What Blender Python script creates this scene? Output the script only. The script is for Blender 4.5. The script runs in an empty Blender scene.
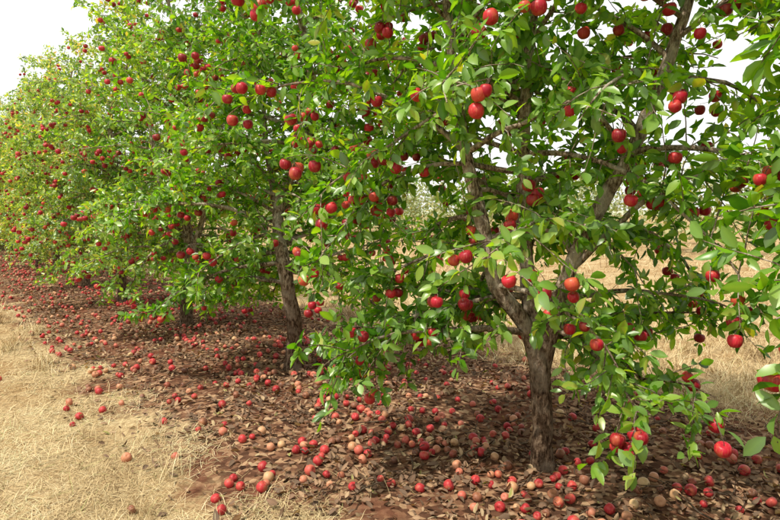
import bpy, math, random
import numpy as np
from mathutils import Vector

# ------------------------------------------------------------------ layout
CAM_H = 1.6
rv = np.array([-0.6287, 0.7777])      # along the row
nv = np.array([0.7777, 0.6287])       # across the row (away from camera)
ROW_D = 2.95
SP = 2.9

def row_pos(t, D=ROW_D):
    return nv * D + rv * t

def gh(x, y):
    x = np.asarray(x, float); y = np.asarray(y, float)
    p = x * nv[0] + y * nv[1]
    h = 0.018*np.sin(1.9*x+0.7*y) + 0.015*np.sin(-1.3*x+2.6*y+1.0) + 0.010*np.sin(4.7*x+3.1*y) + 0.008*np.sin(-5.9*x+4.3*y+2)
    h = h + 0.05*np.exp(-((p-ROW_D)/1.1)**2)
    return h

def fnoise(x, y, s=1.0):
    return (np.sin(2.1*s*x+1.3*s*y+1)+np.sin(-1.7*s*x+2.9*s*y)+np.sin(3.7*s*x-0.9*s*y+2)+np.sin(5.3*s*x+4.1*s*y))/4

# ------------------------------------------------------------------ materials
def new_mat(name):
    m = bpy.data.materials.new(name); m.use_nodes = True
    nt = m.node_tree; nt.nodes.clear()
    return m, nt

def N(nt, typ, **kw):
    n = nt.nodes.new(typ)
    for k, v in kw.items():
        setattr(n, k, v)
    return n

def ramp(nt, stops, interp='LINEAR'):
    r = nt.nodes.new('ShaderNodeValToRGB')
    r.color_ramp.interpolation = interp
    e = r.color_ramp.elements
    while len(e) < len(stops): e.new(0.5)
    for i, (p, c) in enumerate(stops):
        e[i].position = p; e[i].color = (*c, 1)
    return r

def mix(nt, fac, a, b, blend='MIX'):
    m = nt.nodes.new('ShaderNodeMix'); m.data_type = 'RGBA'; m.blend_type = blend
    L = nt.links
    for sock, v in ((m.inputs[0], fac), (m.inputs[6], a), (m.inputs[7], b)):
        if isinstance(v, bpy.types.NodeSocket): L.new(v, sock)
        elif isinstance(v, (int, float)): sock.default_value = v
        else: sock.default_value = (*v, 1)
    return m.outputs[2]

def noise(nt, scale, detail=3, vec=None, rough=0.5):
    n = nt.nodes.new('ShaderNodeTexNoise'); n.inputs['Scale'].default_value = scale
    n.inputs['Detail'].default_value = detail; n.inputs['Roughness'].default_value = rough
    if vec is not None: nt.links.new(vec, n.inputs['Vector'])
    return n

def leaf_material(name, stops, under, transl=0.44, gloss=0.04):
    m, nt = new_mat(name); L = nt.links
    out = N(nt, 'ShaderNodeOutputMaterial')
    geo = N(nt, 'ShaderNodeNewGeometry')
    oi = N(nt, 'ShaderNodeObjectInfo')
    at = N(nt, 'ShaderNodeAttribute'); at.attribute_name = 'tone'
    r = ramp(nt, stops); L.new(at.outputs['Fac'], r.inputs[0])
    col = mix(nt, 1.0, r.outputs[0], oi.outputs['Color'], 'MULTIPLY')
    und = mix(nt, 0.45, col, under)
    c2 = mix(nt, geo.outputs['Backfacing'], col, und)
    b = N(nt, 'ShaderNodeBsdfDiffuse'); L.new(c2, b.inputs['Color'])
    tr = N(nt, 'ShaderNodeBsdfTranslucent')
    tcx = mix(nt, 1.0, col, (1.9, 1.8, 0.45), 'MULTIPLY'); L.new(tcx, tr.inputs['Color'])
    ms = N(nt, 'ShaderNodeMixShader'); ms.inputs[0].default_value = transl
    L.new(b.outputs[0], ms.inputs[1]); L.new(tr.outputs[0], ms.inputs[2])
    last = ms
    if gloss:
        g = N(nt, 'ShaderNodeBsdfGlossy'); g.inputs['Roughness'].default_value = 0.36; g.inputs['Color'].default_value = (1, 1, 1, 1)
        m2 = N(nt, 'ShaderNodeMixShader'); m2.inputs[0].default_value = gloss
        L.new(ms.outputs[0], m2.inputs[1]); L.new(g.outputs[0], m2.inputs[2]); last = m2
    L.new(last.outputs[0], out.inputs[0])
    return m

M_leaf = leaf_material('apple_leaf', [(0.0, (0.030, 0.115, 0.008)), (0.35, (0.095, 0.265, 0.011)), (0.7, (0.195, 0.41, 0.018)), (0.93, (0.31, 0.50, 0.03)), (1.0, (0.48, 0.42, 0.06))], (0.25, 0.35, 0.11))
M_litter = leaf_material('leaf_litter', [(0.0, (0.032, 0.018, 0.013)), (0.3, (0.10, 0.051, 0.032)), (0.6, (0.21, 0.108, 0.062)), (0.85, (0.42, 0.265, 0.15)), (0.955, (0.55, 0.43, 0.25)), (0.98, (0.36, 0.34, 0.06)), (1.0, (0.12, 0.28, 0.03))], (0.28, 0.20, 0.14), 0.08, 0)
M_far = leaf_material('distant_leaf_hazed', [(0.0, (0.16, 0.22, 0.09)), (0.6, (0.28, 0.34, 0.16)), (1.0, (0.42, 0.40, 0.22))], (0.35, 0.38, 0.25), 0.2, 0)  # pale greens with the haze of distance mixed into the leaf colour

def apple_material(name, stops, patch, patch_amt, rough):
    m, nt = new_mat(name); L = nt.links
    out = N(nt, 'ShaderNodeOutputMaterial')
    geo = N(nt, 'ShaderNodeNewGeometry'); tc = N(nt, 'ShaderNodeTexCoord')
    r = ramp(nt, stops); L.new(geo.outputs['Random Per Island'], r.inputs[0])
    n1 = noise(nt, 17, 2, tc.outputs['Object'])
    r1 = ramp(nt, [(0.54, (0, 0, 0)), (0.72, (1, 1, 1))]); L.new(n1.outputs['Fac'], r1.inputs[0])
    mm = N(nt, 'ShaderNodeMath', operation='MULTIPLY'); L.new(r1.outputs[0], mm.inputs[0]); mm.inputs[1].default_value = patch_amt
    c = mix(nt, mm.outputs[0], r.outputs[0], patch)
    mp = N(nt, 'ShaderNodeMapping'); mp.inputs['Scale'].default_value = (1, 1, 0.12); L.new(tc.outputs['Object'], mp.inputs[0])
    n2 = noise(nt, 210, 2, mp.outputs[0])
    r2 = ramp(nt, [(0.54, (0, 0, 0)), (0.72, (0.32, 0.32, 0.32))]); L.new(n2.outputs['Fac'], r2.inputs[0])
    c = mix(nt, r2.outputs[0], c, (0.62, 0.26, 0.12))
    b = N(nt, 'ShaderNodeBsdfPrincipled'); L.new(c, b.inputs['Base Color'])
    b.inputs['Roughness'].default_value = rough; b.inputs['Specular IOR Level'].default_value = 0.35
    L.new(b.outputs[0], out.inputs[0])
    return m

M_apple = apple_material('red_apple_skin', [(0.0, (0.20, 0.004, 0.014)), (0.45, (0.37, 0.006, 0.024)), (0.85, (0.50, 0.014, 0.034)), (1.0, (0.52, 0.08, 0.04))], (0.52, 0.16, 0.05), 0.5, 0.42)
M_fallen = apple_material('fallen_apple_skin', [(0.0, (0.11, 0.05, 0.03)), (0.15, (0.26, 0.10, 0.055)), (0.22, (0.32, 0.014, 0.022)), (0.66, (0.50, 0.035, 0.04)), (0.83, (0.50, 0.16, 0.10)), (1.0, (0.52, 0.36, 0.18))], (0.46, 0.20, 0.09), 0.6, 0.5)

def bark_material():
    m, nt = new_mat('apple_bark'); L = nt.links
    out = N(nt, 'ShaderNodeOutputMaterial'); tc = N(nt, 'ShaderNodeTexCoord')
    mp = N(nt, 'ShaderNodeMapping'); mp.inputs['Scale'].default_value = (1, 1, 0.4)
    L.new(tc.outputs['Object'], mp.inputs[0])
    n1 = noise(nt, 55, 5, mp.outputs[0], 0.7); n2 = noise(nt, 9, 3, tc.outputs['Object'])
    r = ramp(nt, [(0.36, (0.03, 0.02, 0.014)), (0.5, (0.15, 0.11, 0.08)), (0.66, (0.36, 0.30, 0.24))]); L.new(n1.outputs['Fac'], r.inputs[0])
    r2 = ramp(nt, [(0.5, (0, 0, 0)), (0.62, (0.5, 0.5, 0.5))]); L.new(n2.outputs['Fac'], r2.inputs[0])
    c = mix(nt, r2.outputs[0], r.outputs[0], (0.35, 0.32, 0.27))
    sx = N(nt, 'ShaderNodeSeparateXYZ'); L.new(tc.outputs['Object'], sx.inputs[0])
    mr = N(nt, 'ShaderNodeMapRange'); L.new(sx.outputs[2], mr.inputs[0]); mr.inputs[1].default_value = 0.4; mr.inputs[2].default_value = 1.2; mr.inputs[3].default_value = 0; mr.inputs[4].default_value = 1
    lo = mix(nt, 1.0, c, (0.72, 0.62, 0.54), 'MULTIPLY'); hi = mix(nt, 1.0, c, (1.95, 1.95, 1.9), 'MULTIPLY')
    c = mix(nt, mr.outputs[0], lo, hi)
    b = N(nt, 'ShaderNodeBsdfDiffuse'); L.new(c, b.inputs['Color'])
    bp = N(nt, 'ShaderNodeBump'); bp.inputs['Strength'].default_value = 1.0; bp.inputs['Distance'].default_value = 0.025
    L.new(n1.outputs['Fac'], bp.inputs['Height']); L.new(bp.outputs[0], b.inputs['Normal'])
    L.new(b.outputs[0], out.inputs[0]); return m
M_bark = bark_material()

def straw_material():
    m, nt = new_mat('dry_grass_blade'); L = nt.links
    out = N(nt, 'ShaderNodeOutputMaterial')
    at = N(nt, 'ShaderNodeAttribute'); at.attribute_name = 'tone'
    r = ramp(nt, [(0.0, (0.19, 0.12, 0.06)), (0.4, (0.47, 0.35, 0.185)), (0.8, (0.65, 0.525, 0.305)), (0.95, (0.74, 0.65, 0.43)), (1.0, (0.34, 0.37, 0.14))])
    L.new(at.outputs['Fac'], r.inputs[0])
    b = N(nt, 'ShaderNodeBsdfDiffuse'); L.new(r.outputs[0], b.inputs['Color'])
    L.new(b.outputs[0], out.inputs[0]); return m
M_straw = straw_material()

def ground_material():
    m, nt = new_mat('orchard_ground'); L = nt.links
    out = N(nt, 'ShaderNodeOutputMaterial'); tc = N(nt, 'ShaderNodeTexCoord'); O = tc.outputs['Object']
    dp = N(nt, 'ShaderNodeVectorMath', operation='DOT_PRODUCT'); L.new(O, dp.inputs[0]); dp.inputs[1].default_value = (nv[0], nv[1], 0)
    nb = noise(nt, 1.4, 4, O, 0.65)
    w = N(nt, 'ShaderNodeMath', operation='MULTIPLY_ADD'); L.new(nb.outputs['Fac'], w.inputs[0]); w.inputs[1].default_value = 2.1; w.inputs[2].default_value = -1.05
    s = N(nt, 'ShaderNodeMath', operation='SUBTRACT'); L.new(dp.outputs['Value'], s.inputs[0]); s.inputs[1].default_value = 3.2
    a = N(nt, 'ShaderNodeMath', operation='ABSOLUTE'); L.new(s.outputs[0], a.inputs[0])
    d = N(nt, 'ShaderNodeMath', operation='ADD'); L.new(a.outputs[0], d.inputs[0]); L.new(w.outputs[0], d.inputs[1])
    mr = N(nt, 'ShaderNodeMapRange'); L.new(d.outputs[0], mr.inputs[0])
    mr.inputs[1].default_value = 1.7; mr.inputs[2].default_value = 2.05; mr.inputs[3].default_value = 1; mr.inputs[4].default_value = 0
    n1 = noise(nt, 9, 5, O, 0.7)
    soil = ramp(nt, [(0.3, (0.06, 0.026, 0.016)), (0.55, (0.15, 0.064, 0.038)), (0.75, (0.27, 0.14, 0.088))]); L.new(n1.outputs['Fac'], soil.inputs[0])
    vo = N(nt, 'ShaderNodeTexVoronoi'); vo.inputs['Scale'].default_value = 26; L.new(O, vo.inputs['Vector'])
    sp = N(nt, 'ShaderNodeSeparateColor'); L.new(vo.outputs['Color'], sp.inputs[0])
    lit = ramp(nt, [(0.0, (0.032, 0.018, 0.012)), (0.4, (0.11, 0.055, 0.034)), (0.75, (0.22, 0.118, 0.068)), (1.0, (0.40, 0.26, 0.155))]); L.new(sp.outputs[0], lit.inputs[0])
    r3 = ramp(nt, [(0.36, (0, 0, 0)), (0.5, (1, 1, 1))]); L.new(nb.outputs['Fac'], r3.inputs[0])
    scx = mix(nt, r3.outputs[0], soil.outputs[0], lit.outputs[0])
    mp = N(nt, 'ShaderNodeMapping'); mp.inputs['Scale'].default_value = (1.0, 0.25, 1); mp.inputs['Rotation'].default_value = (0, 0, 0.6); L.new(O, mp.inputs[0])
    g1 = noise(nt, 60, 4, mp.outputs[0], 0.7)
    gr = ramp(nt, [(0.3, (0.19, 0.125, 0.07)), (0.5, (0.40, 0.30, 0.165)), (0.7, (0.57, 0.465, 0.28))]); L.new(g1.outputs['Fac'], gr.inputs[0])
    gt = ramp(nt, [(0.35, (0.68, 0.56, 0.46)), (0.6, (1, 1, 1))]); L.new(nb.outputs['Fac'], gt.inputs[0])
    gc = mix(nt, 1.0, gr.outputs[0], gt.outputs[0], 'MULTIPLY')
    c = mix(nt, mr.outputs[0], gc, scx)
    b = N(nt, 'ShaderNodeBsdfDiffuse'); L.new(c, b.inputs['Color'])
    bp = N(nt, 'ShaderNodeBump'); bp.inputs['Strength'].default_value = 0.7; bp.inputs['Distance'].default_value = 0.03
    L.new(n1.outputs['Fac'], bp.inputs['Height']); L.new(bp.outputs[0], b.inputs['Normal'])
    L.new(b.outputs[0], out.inputs[0]); return m
M_ground = ground_material()

# ------------------------------------------------------------------ mesh helpers
def mesh_from(name, V, quads=None, tris=None, mat=None, smooth=True, tone=None):
    V = np.asarray(V, np.float32).reshape(-1, 3)
    me = bpy.data.meshes.new(name)
    nq = 0 if quads is None else len(quads); ntr = 0 if tris is None else len(tris)
    me.vertices.add(len(V)); me.vertices.foreach_set('co', V.ravel())
    loops = []
    if nq: loops.append(np.asarray(quads, np.int32).ravel())
    if ntr: loops.append(np.asarray(tris, np.int32).ravel())
    lv = np.concatenate(loops)
    me.loops.add(len(lv)); me.loops.foreach_set('vertex_index', lv)
    me.polygons.add(nq+ntr)
    ls = np.concatenate([np.arange(nq)*4, nq*4+np.arange(ntr)*3]).astype(np.int32)
    me.polygons.foreach_set('loop_start', ls)
    me.polygons.foreach_set('use_smooth', np.full(nq+ntr, smooth, bool))
    me.update(calc_edges=True)
    if tone is not None:
        a = me.attributes.new('tone', 'FLOAT', 'POINT'); a.data.foreach_set('value', np.asarray(tone, np.float32))
    if mat: me.materials.append(mat)
    return me

def add_obj(name, me, parent=None):
    o = bpy.data.objects.new(name, me); bpy.context.scene.collection.objects.link(o)
    if parent: o.parent = parent
    return o

def norm(a):
    return a / np.maximum(np.linalg.norm(a, axis=-1, keepdims=True), 1e-9)

def clump(P, s):
    return (np.sin(P[:, 0]*2.3*s+P[:, 2]*1.7*s)+np.sin(P[:, 1]*2.9*s-P[:, 2]*2.1*s+1)+np.sin(P[:, 0]*4.1*s-P[:, 1]*3.3*s+P[:, 2]*3.7*s+2))/3

def leaf_mesh(name, P, A, Nn, Lg, Wd, curl, fold, mat, low=False, cs=1.0):
    P = np.asarray(P); n = len(P)
    A = norm(np.asarray(A)); S = norm(np.cross(A, Nn)); U = np.cross(S, A)
    Lg = np.asarray(Lg)[:, None]; Wd = np.asarray(Wd)[:, None]
    curl = np.asarray(curl)[:, None]; fold = np.asarray(fold)[:, None]
    tone = np.clip(np.random.uniform(0, 1, n)*0.95+0.22*clump(P, cs), 0, 0.97)
    tone[np.random.rand(n) < 0.02] = 1.0
    if low:
        c = P + A*Lg*0.48
        V = np.stack([P, c-S*Wd*0.5+U*fold*Wd*0.5, c-U*curl*Lg*0.1, c+S*Wd*0.5+U*fold*Wd*0.5, P+A*Lg-U*curl*Lg], 1)
        t = np.array([[0, 1, 2], [0, 2, 3], [1, 4, 2], [2, 4, 3]]); off = (np.arange(n)*5)[:, None, None]
        return mesh_from(name, V, None, (t[None]+off).reshape(-1, 3), mat, tone=np.repeat(tone, 5))
    rows = [(0.2, 0.36), (0.5, 0.5), (0.78, 0.33)]
    vs = [P]; tl = [tone]
    for s, w in rows:
        c = P + A*Lg*s - U*curl*Lg*s*s
        vs += [c - S*Wd*w + U*fold*Wd*w, c, c + S*Wd*w + U*fold*Wd*w]
        tl += [tone-0.05, np.minimum(tone+0.12, np.maximum(tone, 0.93)), tone-0.05]     # paler midrib
    vs.append(P + A*Lg - U*curl*Lg); tl.append(tone)
    V = np.stack(vs, 1)
    q = np.array([[1, 4, 5, 2], [2, 5, 6, 3], [4, 7, 8, 5], [5, 8, 9, 6]])
    t = np.array([[0, 1, 2], [0, 2, 3], [7, 10, 8], [8, 10, 9]])
    off = (np.arange(n)*11)[:, None, None]
    return mesh_from(name, V, (q[None]+off).reshape(-1, 4), (t[None]+off).reshape(-1, 3), mat, tone=np.stack(tl, 1).ravel())

AP_PROF = [(0.0, 0.70), (0.20, 0.80), (0.48, 0.93), (0.80, 0.80), (0.99, 0.40), (1.0, 0.0), (0.90, -0.42), (0.66, -0.76), (0.38, -0.90), (0.16, -0.85), (0.0, -0.76)]
def apple_mesh(name, C, R, axis, mat, seg=12, squash=None):
    n = len(C); C = np.asarray(C); R = np.asarray(R)[:, None, None]
    ax = norm(np.asarray(axis))
    ref = np.where(np.abs(ax[:, :1]) < 0.8, np.array([[1., 0, 0]]), np.array([[0, 1., 0]]))
    X = norm(np.cross(ax, ref)); Y = np.cross(ax, X)
    rings = AP_PROF[1:-1]; th = np.linspace(0, 2*np.pi, seg, endpoint=False)
    loc = [(0, 0, AP_PROF[0][1])]
    for r, z in rings:
        for a in th:
            rr = r*(1+0.03*np.cos(5*a)*(1 if z < 0 else 0.3)); loc.append((rr*np.cos(a), rr*np.sin(a), z))
    loc.append((0, 0, AP_PROF[-1][1])); loc = np.array(loc)
    m = len(loc)
    sq = np.random.uniform(0.86, 1.0, (n, 1)) if squash is None else squash
    V = C[:, None, :] + R*(loc[None, :, 0:1]*X[:, None, :] + loc[None, :, 1:2]*Y[:, None, :] + (loc[None, :, 2:3]*sq[:, None, :])*ax[:, None, :])
    q = []; t = []; nr = len(rings)
    for i in range(seg):
        j = (i+1) % seg
        t.append((0, 1+i, 1+j)); t.append((m-1, 1+(nr-1)*seg+j, 1+(nr-1)*seg+i))
        for k in range(nr-1):
            q.append((1+k*seg+i, 1+(k+1)*seg+i, 1+(k+1)*seg+j, 1+k*seg+j))
    off = (np.arange(n)*m)[:, None, None]
    return mesh_from(name, V, (np.array(q)[None]+off).reshape(-1, 4), (np.array(t)[None]+off).reshape(-1, 3), mat)

def tubes_mesh(name, lines, mat):
    VV = []; QQ = []; base = 0
    for pts, rad, sides, rough in lines:
        pts = np.asarray(pts, float); rad = np.asarray(rad, float); k = len(pts)
        T = norm(np.gradient(pts, axis=0))
        ref = np.array([0.31, 0.95, 0.05]) if abs(T[0][2]) > 0.6 else np.array([0., 0, 1])
        X = norm(np.cross(T, ref)); Y = np.cross(T, X)
        th = np.linspace(0, 2*np.pi, sides, endpoint=False)
        rr = rad[:, None]
        if rough > 0:
            rr = rr*(1+rough*(np.sin(3*th[None]+pts[:, 2:3]*6)*0.6+np.sin(2*th[None]-pts[:, 2:3]*11)*0.5+np.random.uniform(-1, 1, (k, sides))*0.5))
        V = pts[:, None]+rr[..., None]*(np.cos(th)[None, :, None]*X[:, None]+np.sin(th)[None, :, None]*Y[:, None])
        VV.append(V.reshape(-1, 3))
        i = np.arange(sides); j = (i+1) % sides
        for a in range(k-1):
            QQ.append(base+np.stack([a*sides+i, a*sides+j, (a+1)*sides+j, (a+1)*sides+i], 1))
        base += k*sides
    return mesh_from(name, np.concatenate(VV), np.concatenate(QQ), None, mat)

def resample(pts, step=0.1, jitter=0.0, rs=None):
    P = np.array(pts, float); out = []
    k = len(P)
    for i in range(k-1):
        p0 = P[max(i-1, 0)]; p1 = P[i]; p2 = P[i+1]; p3 = P[min(i+2, k-1)]
        m = max(2, int(np.linalg.norm(p2[:3]-p1[:3])/step))
        for u in np.arange(m)/m:
            out.append(0.5*((2*p1)+(-p0+p2)*u+(2*p0-5*p1+4*p2-p3)*u*u+(-p0+3*p1-3*p2+p3)*u**3))
    out.append(P[-1]); out = np.array(out)
    if jitter and rs is not None:
        out[1:, :3] += rs.uniform(-jitter, jitter, (len(out)-1, 3))
    return out

# ------------------------------------------------------------------ apple tree generator
def gen_tree(tag, seed, leaders, n_prim, n_apples, zmin=0.62, density=1.0, lsz=(0.046, 0.086), n_low=8, extra=(), low=False, open_az=None, rad=1.0, open_z=1.45):
    """open_az: (azimuth deg, half-width) sector in which boughs below open_z have been pruned off"""
    rs = np.random.RandomState(seed); ra = np.random.RandomState(seed+1000)
    lines = []; LP = []; LA = []; LN = []; LL = []
    sites = []
    def up_noise(s): return rs.normal(0, s, 3)
    def in_open(az):
        if open_az is None: return False
        return abs((math.degrees(az)-open_az[0]+180) % 360-180) < open_az[1]
    def foliage(pts, s0, gap, cl):
        seg = np.linalg.norm(np.diff(pts, axis=0), axis=1); cum = np.concatenate([[0], np.cumsum(seg)]); tot = cum[-1]
        s = tot*s0
        while s < tot+0.001:
            i = min(np.searchsorted(cum, s, side='right')-1, len(seg)-1)
            u = (s-cum[i])/max(seg[i], 1e-6); p = pts[i]*(1-u)+pts[i+1]*u
            d = norm(pts[i+1]-pts[i])
            outw = np.array([p[0], p[1], 0.0])/max(math.hypot(p[0], p[1]), 0.25)
            m = rs.poisson(cl)+1
            for _ in range(m):
                a = norm(up_noise(1.0)+d*0.5+outw*0.15+np.array([0, 0, -0.22]))
                LP.append(p+a*0.012+up_noise(0.008)); LA.append(a)
                LN.append(np.array([0, 0, 0.8])+outw*0.6+up_noise(0.55)); LL.append(rs.uniform(*lsz))
            sites.append(p)
            s += gap*rs.uniform(0.6, 1.4)
    prims = []
    for li, L in enumerate(leaders):
        P = resample(L['pts'], 0.09, 0.006, rs)
        lines.append((P[:, :3], P[:, 3], 16 if P[0, 3] > 0.04 else 10, 0.09))
        z0 = L.get('from', 0.8)
        idx = [i for i in range(len(P)) if P[i, 2] > z0]
        cnt = int(n_prim*L.get('share', 1.0))
        az0 = rs.uniform(0, 6.28)
        for k in range(cnt):
            i = idx[int((k+rs.uniform(0, 1))/cnt*len(idx)) % len(idx)]
            az = az0+k*2.399+rs.normal(0, 0.3)
            if P[i, 2] < open_z and in_open(az): continue
            prims.append((P[i, :3], P[i, 3], az, None, None))
        if li == 0:
            idl = [i for i in range(len(P)) if 0.8 < P[i, 2] < 1.35]
            a0 = rs.uniform(0, 6.28)
            for k in range(n_low):
                i = idl[rs.randint(len(idl))]
                az = a0+k*6.283/n_low+rs.normal(0, 0.2)
                if in_open(az): continue
                prims.append((P[i, :3], P[i, 3], az, rs.uniform(1.1, 1.5), rs.uniform(-5, 22)))
            for (z, azd, ln, eld) in extra:
                i = int(np.argmin(np.abs(P[:, 2]-z)))
                prims.append((P[i, :3], P[i, 3], math.radians(azd), ln, eld))
        foliage(P[-12:, :3], 0.2, 0.05, 3)
    for c, r0, az, Lf, ef in prims:
        h = c[2]
        Ln = np.interp(h, [0.7, 1.6, 3.0, 4.2, 5.2], [1.4, 1.45, 1.3, 0.9, 0.45])*rs.uniform(0.6, 1.12)*rad
        el = math.radians(rs.uniform(0, 48) if h > 1.2 else rs.uniform(-5, 28))
        if Lf: Ln = Lf; el = math.radians(ef)
        d = np.array([math.cos(az)*math.cos(el), math.sin(az)*math.cos(el), math.sin(el)])
        st = 0.1; k = max(3, int(Ln/st)); pts = [c.copy()]; droop = rs.uniform(0.05, 0.16)
        zm = zmin
        if in_open(az): zm = 1.15
        for i in range(k):
            d = norm(d+up_noise(0.085)+np.array([0, 0, -droop*(0.4+i/k)]))
            if pts[-1][2] < zm and d[2] < 0: d = norm(d*np.array([1, 1, 0.0])+np.array([0, 0, 0.12]))
            pts.append(pts[-1]+d*st)
        pts = np.array(pts); rb = min(r0*0.5, 0.016*Ln+0.002); rd = np.linspace(max(rb, 0.006), 0.0026, len(pts))
        lines.append((pts, rd, 6, 0.05))
        foliage(pts, 0.42, 0.06, 2.1*density)
        s = max(1, int(0.2*k))
        while s < k:
            q = pts[s]; dd = norm(pts[s+1]-pts[s])
            for side in ((1,) if rs.rand() < 0.3 else (1, -1)):
                sd = norm(np.cross(dd, [0, 0, 1]))*side*rs.choice([-1, 1])
                shoot = rs.rand() < 0.14 and h > 1.2
                upb = rs.uniform(1.2, 2.5) if shoot else rs.uniform(-0.7, 0.9)
                d2 = norm(dd*rs.uniform(0.2, 0.9)+sd*rs.uniform(0.5, 1)+np.array([0, 0, upb]))
                L2 = rs.uniform(0.18, 0.55)*np.interp(h, [0.7, 4, 5], [1.0, 0.85, 0.6])*(1.35 if shoot else 1)
                m = max(2, int(L2/0.07)); p2 = [q.copy()]
                dr = rs.uniform(0.0, 0.03) if shoot else rs.uniform(0.0, 0.22)
                for i in range(m):
                    d2 = norm(d2+up_noise(0.1)+np.array([0, 0, -dr]))
                    if p2[-1][2] < zm-0.15 and d2[2] < 0: d2 = norm(d2*np.array([1, 1, 0.1]))
                    p2.append(p2[-1]+d2*0.07)
                p2 = np.array(p2)
                if not low: lines.append((p2, np.linspace(0.004, 0.0014, len(p2)), 4, 0))
                foliage(p2, 0.15, 0.048, 2.2*density)
            s += rs.choice([1, 1, 2])
    S = np.array(sites); w = np.hypot(S[:, 0], S[:, 1])**1.5+0.05
    w *= np.interp(S[:, 2], [0.5, 1.0, 3.5, 5], [0.5, 1, 1, 0.8]); w /= w.sum()
    C = []; R = []; AX = []
    pick = ra.choice(len(S), n_apples, replace=False, p=w)
    for i in pick:
        for j in range(ra.choice([1, 1, 1, 2, 2, 3])):
            r = ra.uniform(0.026, 0.037)
            for _ in range(8):
                off = np.array([ra.normal(0, 0.02), ra.normal(0, 0.02), 0]) if j == 0 else np.array([ra.normal(0, 0.055), ra.normal(0, 0.055), ra.uniform(-0.08, 0.03)])
                c = S[i]+off+np.array([0, 0, -r-0.025])
                if all(np.linalg.norm(c-cc) > (r+rr)*0.93 for cc, rr in zip(C[-4:], R[-4:])): break
            ax = norm(np.array([ra.normal(0, 0.25), ra.normal(0, 0.25), 1]))
            C.append(c); R.append(r); AX.append(ax)
            lines.append((np.array([c+ax*r*0.72, c+ax*(r+0.005), S[i]]), [0.0016, 0.0014, 0.0018], 3, 0))
    n = len(LP)
    LP = np.array(LP); LA = np.array(LA); LN = np.array(LN); LL = np.array(LL)
    Ca = np.array(C); Ra = np.array(R); keep = np.ones(n, bool); mid = LP+norm(LA)*LL[:, None]*0.6
    for c, r in zip(Ca, Ra):
        keep &= ~(((mid-c)**2).sum(1) < (r*1.2)**2)
    LP, LA, LN, LL = LP[keep], LA[keep], LN[keep], LL[keep]; n = len(LP)
    np.random.seed(seed)
    lm = leaf_mesh('leaves_'+tag, LP, LA, LN, LL, LL*rs.uniform(0.42, 0.56, n), rs.uniform(-0.05, 0.45, n), rs.uniform(0.1, 0.6, n), M_leaf, low)
    am = apple_mesh('apples_'+tag, Ca, Ra, np.array(AX), M_apple, 8 if low else 14)
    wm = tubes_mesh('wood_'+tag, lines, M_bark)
    return wm, lm, am

hero_leaders = [
    dict(pts=[(0.02, 0, -0.08, 0.102), (0.02, 0, 0.03, 0.074), (0.022, 0, 0.25, 0.062), (0.0, 0, 0.5, 0.059), (-0.015, 0, 0.72, 0.066), (-0.07, 0.02, 1.05, 0.048), (-0.11, 0.03, 1.45, 0.042), (-0.125, 0.02, 1.9, 0.038), (-0.10, 0.03, 2.5, 0.034), (-0.05, 0.05, 3.2, 0.028), (-0.08, 0.05, 4.0, 0.02), (-0.04, 0.05, 4.9, 0.008)], share=0.42),
    dict(pts=[(-0.01, 0, 0.60, 0.048), (-0.12, -0.04, 0.90, 0.046), (-0.29, -0.07, 1.14, 0.044), (-0.38, -0.07, 1.5, 0.041), (-0.47, -0.04, 1.9, 0.037), (-0.55, 0.05, 2.5, 0.028), (-0.62, 0.14, 3.2, 0.018), (-0.7, 0.25, 4.1, 0.007)], share=0.33, **{'from': 1.1}),
    dict(pts=[(0.01, 0, 0.62, 0.048), (0.06, -0.05, 0.96, 0.046), (0.19, -0.13, 1.4, 0.041), (0.37, -0.2, 1.79, 0.039), (0.53, -0.25, 2.2, 0.036), (0.68, -0.28, 2.7, 0.028), (0.82, -0.32, 3.3, 0.017), (0.9, -0.35, 4.0, 0.007)], share=0.33, **{'from': 1.2}),
]
def std_leaders(seed, fork):
    rs = np.random.RandomState(seed)
    j = lambda s: rs.normal(0, s)
    main = [(0, 0, -0.08, 0.115), (0, 0, 0.03, 0.085), (j(.02), j(.02), 0.45, 0.07), (j(.03), j(.03), 0.95, 0.063), (j(.06), j(.06), 1.6, 0.052), (j(.09), j(.09), 2.4, 0.042), (j(.12), j(.12), 3.3, 0.03), (j(.15), j(.15), 4.2, 0.018), (j(.18), j(.18), 5.0, 0.007)]
    L = [dict(pts=main, share=0.62)]
    for a in fork:
        c, s = math.cos(a), math.sin(a)
        b = main[3]
        L.append(dict(pts=[(b[0], b[1], 0.8, 0.045), (0.15*c, 0.15*s, 1.05, 0.04), (0.33*c, 0.33*s, 1.6, 0.032), (0.48*c+j(.05), 0.48*s+j(.05), 2.3, 0.024), (0.6*c, 0.6*s, 3.1, 0.015), (0.66*c, 0.66*s, 3.9, 0.006)], share=0.46/len(fork), **{'from': 0.95}))
    return L

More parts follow.
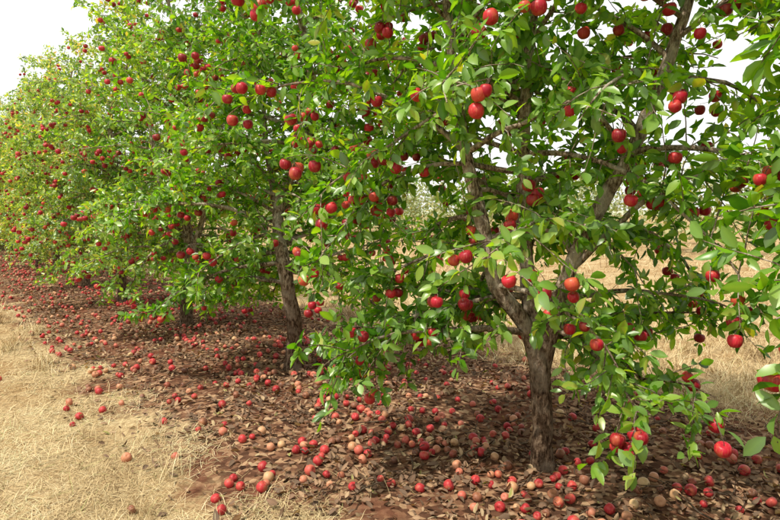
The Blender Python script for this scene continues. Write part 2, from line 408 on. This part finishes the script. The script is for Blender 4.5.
T_hero = gen_tree('hero', 11, hero_leaders, 92, 400, zmin=0.68, lsz=(0.052, 0.096), density=0.88, rad=1.06,
    extra=[(0.98, -52, 1.1, 0), (0.9, -30, 1.2, -2), (1.0, -12, 1.3, 12), (1.0, 196, 1.3, 3), (1.0, 172, 1.35, 3), (1.9, 150, 1.5, 20), (2.3, 120, 1.5, 20), (2.6, 160, 1.5, 15), (2.9, 135, 1.4, 20), (2.2, 195, 1.5, 10)], n_low=5, open_az=(258, 40), open_z=2.1)
T_z = gen_tree('z', 71, std_leaders(31, [2.3]), 70, 130, zmin=0.75, lsz=(0.055, 0.098), density=1.1,
    extra=[(z, az, ln, el) for z, az, ln, el in [(1.0, 134, 1.3, 8), (1.2, 118, 1.5, 8), (1.3, 146, 1.6, 15), (1.4, 108, 1.7, 12), (1.5, 118, 1.7, 12), (1.6, 150, 1.65, 12), (1.6, 104, 1.7, 15), (1.7, 130, 1.6, 22), (1.8, 112, 1.7, 10), (1.9, 140, 1.6, 8), (2.0, 98, 1.7, 12), (2.1, 125, 1.6, 20), (2.1, 152, 1.6, 5), (2.3, 110, 1.7, 10), (2.4, 140, 1.6, 20), (2.5, 120, 1.6, 12), (2.6, 155, 1.5, 25), (2.7, 105, 1.6, 10), (2.9, 132, 1.5, 15), (3.1, 118, 1.5, 10)]], n_low=4)
T_a = gen_tree('a', 21, std_leaders(3, [0.7, 3.9]), 82, 290, zmin=0.62, n_low=10, density=0.92)
T_b = gen_tree('b', 35, std_leaders(8, [2.2]), 84, 300, zmin=0.66, n_low=10, rad=1.06, density=0.92, open_az=(278, 20), open_z=1.9, extra=[(2.2, -60, 1.5, 20), (2.6, -40, 1.5, 20), (3.0, -70, 1.4, 15), (1.8, -40, 1.5, 15)])
T_c = gen_tree('c', 47, std_leaders(15, [1.2, 4.6]), 76, 230, zmin=0.62, density=0.75, lsz=(0.055, 0.095), n_low=10, low=True)
T_d = gen_tree('d', 58, std_leaders(19, [3.2]), 76, 230, zmin=0.62, density=0.75, lsz=(0.055, 0.095), n_low=10, low=True)

def place_tree(T, x, y, rot, sc, haze_tint):
    e = bpy.data.objects.new('apple_tree', None); bpy.context.scene.collection.objects.link(e)
    e.location = (x, y, float(gh(x, y))); e.rotation_euler = (0, 0, rot); e.scale = (sc[0], sc[0], sc[1])
    e.empty_display_size = 0.3
    for nm, me in zip(('trunk_and_branches', 'leaves', 'apples'), T):
        o = add_obj(nm, me, e)
        o.color = (*haze_tint, 1) if nm == 'leaves' else (1, 1, 1, 1)

x, y = row_pos(2.2); place_tree(T_hero, x, y, 0, (1, 1), (1, 1, 1))
rsp = np.random.RandomState(5)
for k in range(-2, 15):
    if k == 0: continue
    t = 2.2+SP*k
    x, y = row_pos(t, ROW_D+rsp.normal(0, 0.05))
    T = {-2: T_c, -1: T_z, 1: T_b, 2: T_a, 3: T_b}.get(k, T_c if k % 2 else T_d)
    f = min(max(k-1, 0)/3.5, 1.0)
    haze_tint = (1+0.9*f, 1+0.2*f, 1+5.0*f)  # paler, yellower leaves down the row: distance haze painted into their colour
    place_tree(T, x, y, {(-1): 0, 1: 0, 2: 2.0, 3: 4.0}.get(k, rsp.uniform(0, 6.28)), (rsp.uniform(1.0, 1.08), rsp.uniform(0.97, 1.06)), haze_tint)

# ------------------------------------------------------------------ ground sheet
def axis_coords():
    inner = np.arange(-14, 22, 0.16)
    o = [22*1.25**i for i in range(1, 18)]; lo = [-14*1.28**i for i in range(1, 17)]
    return np.array(sorted(lo)+list(inner)+o)
gx = axis_coords(); gy = axis_coords()
X, Y = np.meshgrid(gx, gy, indexing='ij')
Z = gh(X, Y)*np.clip(1.5-np.hypot(X, Y)/60, 0, 1)
nx, ny = X.shape
idx = np.arange(nx*ny).reshape(nx, ny)
Q = np.stack([idx[:-1, :-1], idx[1:, :-1], idx[1:, 1:], idx[:-1, 1:]], -1).reshape(-1, 4)
add_obj('ground', mesh_from('ground', np.stack([X, Y, Z], -1), Q, None, M_ground))

# ------------------------------------------------------------------ distant hills and far orchard
def hills():
    m, nt = new_mat('hazy_hill'); out = N(nt, 'ShaderNodeOutputMaterial'); b = N(nt, 'ShaderNodeBsdfDiffuse')
    tc = N(nt, 'ShaderNodeTexCoord'); n = noise(nt, 0.03, 4, tc.outputs['Object'])
    r = ramp(nt, [(0.35, (0.3, 0.33, 0.24)), (0.65, (0.45, 0.44, 0.34))]); nt.links.new(n.outputs['Fac'], r.inputs[0])
    nt.links.new(r.outputs[0], b.inputs['Color']); nt.links.new(b.outputs[0], out.inputs[0])
    V = []; Qd = []; k = 140
    for i in range(k):
        a = 2*math.pi*i/k
        h = 7+4*math.sin(3*a+1)+2.5*math.sin(8*a)+1.2*math.sin(21*a)
        for rr, z in ((330, -1), (380, h*0.6), (430, h), (560, -1)):
            V.append((rr*math.cos(a), rr*math.sin(a), z))
    for i in range(k):
        j = (i+1) % k
        for s in range(3): Qd.append((i*4+s, j*4+s, j*4+s+1, i*4+s+1))
    add_obj('distant_hills', mesh_from('distant_hills', V, Qd, None, m))
hills()
rs = np.random.RandomState(99)
def far_orchard():
    P = []
    for D, h0 in ((24, 3.2), (30, 3.6)):
        for k in range(-18, 26):
            x, y = row_pos(k*2.4+rs.normal(0, 0.3), D); n = 520
            z = rs.beta(1.5, 1.5, n); rad = 1.8*(1-0.55*z)*np.sqrt(rs.rand(n)); a = rs.uniform(0, 6.28, n)
            P.append(np.stack([x+rad*np.cos(a), y+rad*np.sin(a), 0.4+z*h0*rs.uniform(0.8, 1.1)], 1))
    P = np.concatenate(P); n = len(P)
    A = rs.normal(0, 1, (n, 3)); L = rs.uniform(0.14, 0.28, n)
    add_obj('distant_orchard', leaf_mesh('distant_orchard', P, A, rs.normal(0, 1, (n, 3))+[0, 0, .6], L, L*0.7, L*0+0.2, L*0+0.3, M_far, True))
far_orchard()

# ------------------------------------------------------------------ scatter
def sample_view(n, d0, d1, margin=0.25):
    u = rs.rand(n); d = 1/(1/d0+u*(1/d1-1/d0))
    lat = rs.uniform(-0.65-margin, 0.65+margin, n)*d
    return lat, d

def scatter_fallen():
    def cand(n, pf):
        t = -4.5+rs.rand(n)**2.1*36; p = pf(n)
        x = nv[0]*p+rv[0]*t; y = nv[1]*p+rv[1]*t
        return x, y, p, t
    x, y, p, t = cand(8200, lambda n: ROW_D+rs.normal(-0.2, 0.9, n))
    dens = np.clip(0.45+0.85*fnoise(x, y, 1.2), 0.08, 1)
    ok = (rs.rand(len(x)) < dens) & (p > 1.2) & (p < 5.0)
    x1, y1 = x[ok], y[ok]
    x, y, p, t = cand(700, lambda n: rs.uniform(0.0, 1.6, n))
    keep = rs.rand(len(x)) < 0.55*(p/1.6)**1.6
    x1 = np.concatenate([x1, x[keep]]); y1 = np.concatenate([y1, y[keep]])
    cell = {}; out = []
    for a, b in zip(x1, y1):
        r = rs.uniform(0.021, 0.034); key = (int(a//0.08), int(b//0.08)); bad = False
        for i in (-1, 0, 1):
            for j in (-1, 0, 1):
                for (c, d, r2) in cell.get((key[0]+i, key[1]+j), ()):
                    if (a-c)**2+(b-d)**2 < ((r+r2)*0.95)**2: bad = True
        if bad: continue
        cell.setdefault(key, []).append((a, b, r)); out.append((a, b, r))
    out = np.array(out); z = gh(out[:, 0], out[:, 1])+out[:, 2]*rs.uniform(0.6, 0.97, len(out))
    ax = rs.normal(0, 1, (len(out), 3))
    np.random.seed(3)
    add_obj('fallen_apples', apple_mesh('fallen_apples', np.stack([out[:, 0], out[:, 1], z], 1), out[:, 2], ax, M_fallen, seg=12, squash=np.random.uniform(0.76, 1.0, (len(out), 1))))
scatter_fallen()

def litter():
    n = 85000
    t = -3.5+ (rs.rand(n)**1.9)*32; p = rs.uniform(0.9, 5.4, n)
    x = nv[0]*p+rv[0]*t; y = nv[1]*p+rv[1]*t
    edge = np.clip((p-0.8)/1.1, 0, 1)**1.3*np.clip((5.5-p)/0.9, 0, 1)
    ok = rs.rand(n) < edge*np.clip(0.75+0.7*fnoise(x, y, 1.4), 0.15, 1)
    x, y = x[ok], y[ok]; n = len(x)
    z = gh(x, y)+rs.uniform(0.004, 0.032, n)
    a = rs.uniform(0, 6.28, n); A = np.stack([np.cos(a), np.sin(a), rs.normal(0, 0.3, n)], 1)
    Nn = np.stack([rs.normal(0, 0.5, n), rs.normal(0, 0.5, n), np.ones(n)], 1)
    Lg = rs.uniform(0.025, 0.066, n)
    add_obj('leaf_litter', leaf_mesh('leaf_litter', np.stack([x, y, z], 1), A, Nn, Lg, Lg*rs.uniform(0.35, 0.65, n), rs.uniform(-0.7, 0.7, n), rs.uniform(-0.7, 0.9, n), M_litter, cs=1.7))
litter()

def twigs():
    lines = []
    for i in range(620):
        t = rs.uniform(-3, 16); p = rs.uniform(1.6, 4.9); x, y = nv*p+rv*t; a = rs.uniform(0, 6.28); L = rs.uniform(0.12, 0.75); k = 7
        pts = []
        for s in range(k):
            a += rs.normal(0, 0.25); x += math.cos(a)*L/k; y += math.sin(a)*L/k
            pts.append((x, y, float(gh(x, y))+0.02+rs.uniform(0, 0.03)))
        lines.append((np.array(pts), np.linspace(rs.uniform(0.003, 0.007), 0.002, k), 5, 0.05))
    add_obj('fallen_twigs', tubes_mesh('fallen_twigs', lines, M_bark))
twigs()

def blades(x, y, L, W, el):
    n = len(x); z = gh(x, y)-0.004
    az = rs.uniform(0, 6.28, n); h = np.stack([np.cos(az), np.sin(az)], 1); s = np.stack([-np.sin(az), np.cos(az), np.zeros(n)], 1)
    el = np.asarray(el); base = np.stack([x, y, z], 1)
    vs = []; cur = base.copy(); W = np.asarray(W)[:, None]
    bend = rs.uniform(0.2, 0.9, n)
    for k in range(4):
        w = W*(1, 0.9, 0.65, 0.15)[k]*0.5
        vs += [cur-s*w, cur+s*w]
        e = np.maximum(el-bend*k*0.5, -0.02)
        turn = rs.normal(0, 0.18, n); c, sn = np.cos(turn), np.sin(turn); h = np.stack([h[:, 0]*c-h[:, 1]*sn, h[:, 0]*sn+h[:, 1]*c], 1)
        cur = cur+np.stack([h[:, 0]*np.cos(e), h[:, 1]*np.cos(e), np.sin(e)], 1)*(L/3)[:, None]
        g = gh(cur[:, 0], cur[:, 1])+0.004; cur[:, 2] = np.maximum(cur[:, 2], g)
    V = np.stack(vs, 1); q = np.array([[0, 1, 3, 2], [2, 3, 5, 4], [4, 5, 7, 6]]); off = (np.arange(n)*8)[:, None, None]
    tone = np.clip(rs.uniform(0, 1, n)*0.8+0.12+0.3*fnoise(x, y, 0.9)+0.22*fnoise(x, y, 3.1), 0, 0.97)
    tone[rs.rand(n) < 0.02] = 1.0
    return V.reshape(-1, 3), (q[None]+off).reshape(-1, 4), np.repeat(tone, 8)
def grass():
    VV = []; QQ = []; TT = []; base = 0
    for n, d0, d1 in ((85000, 2.7, 30), (60000, 2.7, 7)):
        lat, d = sample_view(n, d0, d1, 0.3)
        p = lat*nv[0]+d*nv[1]
        wob = 0.45*fnoise(lat, d, 1.5)
        front = p < 1.42+wob+rs.normal(0, 0.22, n)
        back = (p > 4.95+wob+rs.normal(0, 0.15, n))
        thin = rs.rand(n) < np.clip(0.75+0.85*fnoise(lat*1.3, d*1.3, 1.1), 0.1, 1)
        ok = (front | back) & thin
        x, y, pp = lat[ok], d[ok], p[ok]; m = len(x)
        isb = pp > 4
        L = rs.uniform(0.05, 0.15, m)*np.where(isb, 1.5, 1)*np.clip(0.9+0.06*y, 1, 2)
        W = rs.uniform(0.0022, 0.0048, m)*np.clip(y/4.5, 0.8, 5)
        el = np.where(isb, rs.uniform(0.1, 1.3, m), np.where(rs.rand(m) < 0.12, rs.uniform(0.4, 1.2, m), rs.uniform(0.0, 0.4, m)))
        V, Qd, T = blades(x, y, L, W, el)
        VV.append(V); QQ.append(Qd+base); TT.append(T); base += len(V)
    tx = []; ty = []
    for i in range(150):
        t = rs.uniform(1, 20); p = rs.choice([rs.uniform(-1.2, 1.3), rs.uniform(5.0, 8.5)]); c = nv*p+rv*t
        k = 80; tx.append(c[0]+rs.normal(0, 0.06, k)); ty.append(c[1]+rs.normal(0, 0.06, k))
    tx = np.concatenate(tx); ty = np.concatenate(ty); m = len(tx)
    V, Qd, T = blades(tx, ty, rs.uniform(0.1, 0.28, m), rs.uniform(0.002, 0.004, m)*np.clip(ty/5, 0.8, 3), rs.uniform(0.5, 1.45, m))
    VV.append(V); QQ.append(Qd+base); TT.append(T)
    add_obj('dry_grass', mesh_from('dry_grass', np.concatenate(VV), np.concatenate(QQ), None, M_straw, tone=np.concatenate(TT)))
grass()

# ------------------------------------------------------------------ light
sc = bpy.context.scene
to_sun = Vector((-0.70, -0.52, 0)).normalized()
el = math.radians(60)
ts = Vector((to_sun.x*math.cos(el), to_sun.y*math.cos(el), math.sin(el)))
ld = bpy.data.lights.new('sun', 'SUN'); ld.energy = 5.0; ld.angle = math.radians(1.0); ld.color = (1.0, 0.93, 0.80)
lo = bpy.data.objects.new('sun', ld); sc.collection.objects.link(lo); lo.rotation_euler = ts.to_track_quat('Z', 'Y').to_euler(); lo.location = (0, 0, 20)
w = bpy.data.worlds.new('World'); sc.world = w; w.use_nodes = True; nt = w.node_tree; nt.nodes.clear()
out = N(nt, 'ShaderNodeOutputWorld'); bg = N(nt, 'ShaderNodeBackground'); sky = N(nt, 'ShaderNodeTexSky'); sky.sky_type = 'NISHITA'
sky.sun_disc = False; sky.sun_elevation = el; sky.sun_rotation = math.atan2(ts.x, ts.y); sky.dust_density = 4; sky.air_density = 1
c = mix(nt, 0.85, sky.outputs[0], (12.4, 12.3, 11.9))
nt.links.new(c, bg.inputs[0]); bg.inputs[1].default_value = 0.106; nt.links.new(bg.outputs[0], out.inputs[0])

# ------------------------------------------------------------------ camera
cd = bpy.data.cameras.new('camera'); cam = bpy.data.objects.new('camera', cd); sc.collection.objects.link(cam)
cd.lens = 27.7; cd.sensor_width = 36; cd.clip_end = 2500; cd.clip_start = 0.05
cam.location = (0, 0, CAM_H); cam.rotation_euler = (math.radians(90-4.57), 0, 0)
sc.camera = cam
sc.view_settings.view_transform = 'Standard'; sc.view_settings.look = 'None'; sc.view_settings.exposure = 0
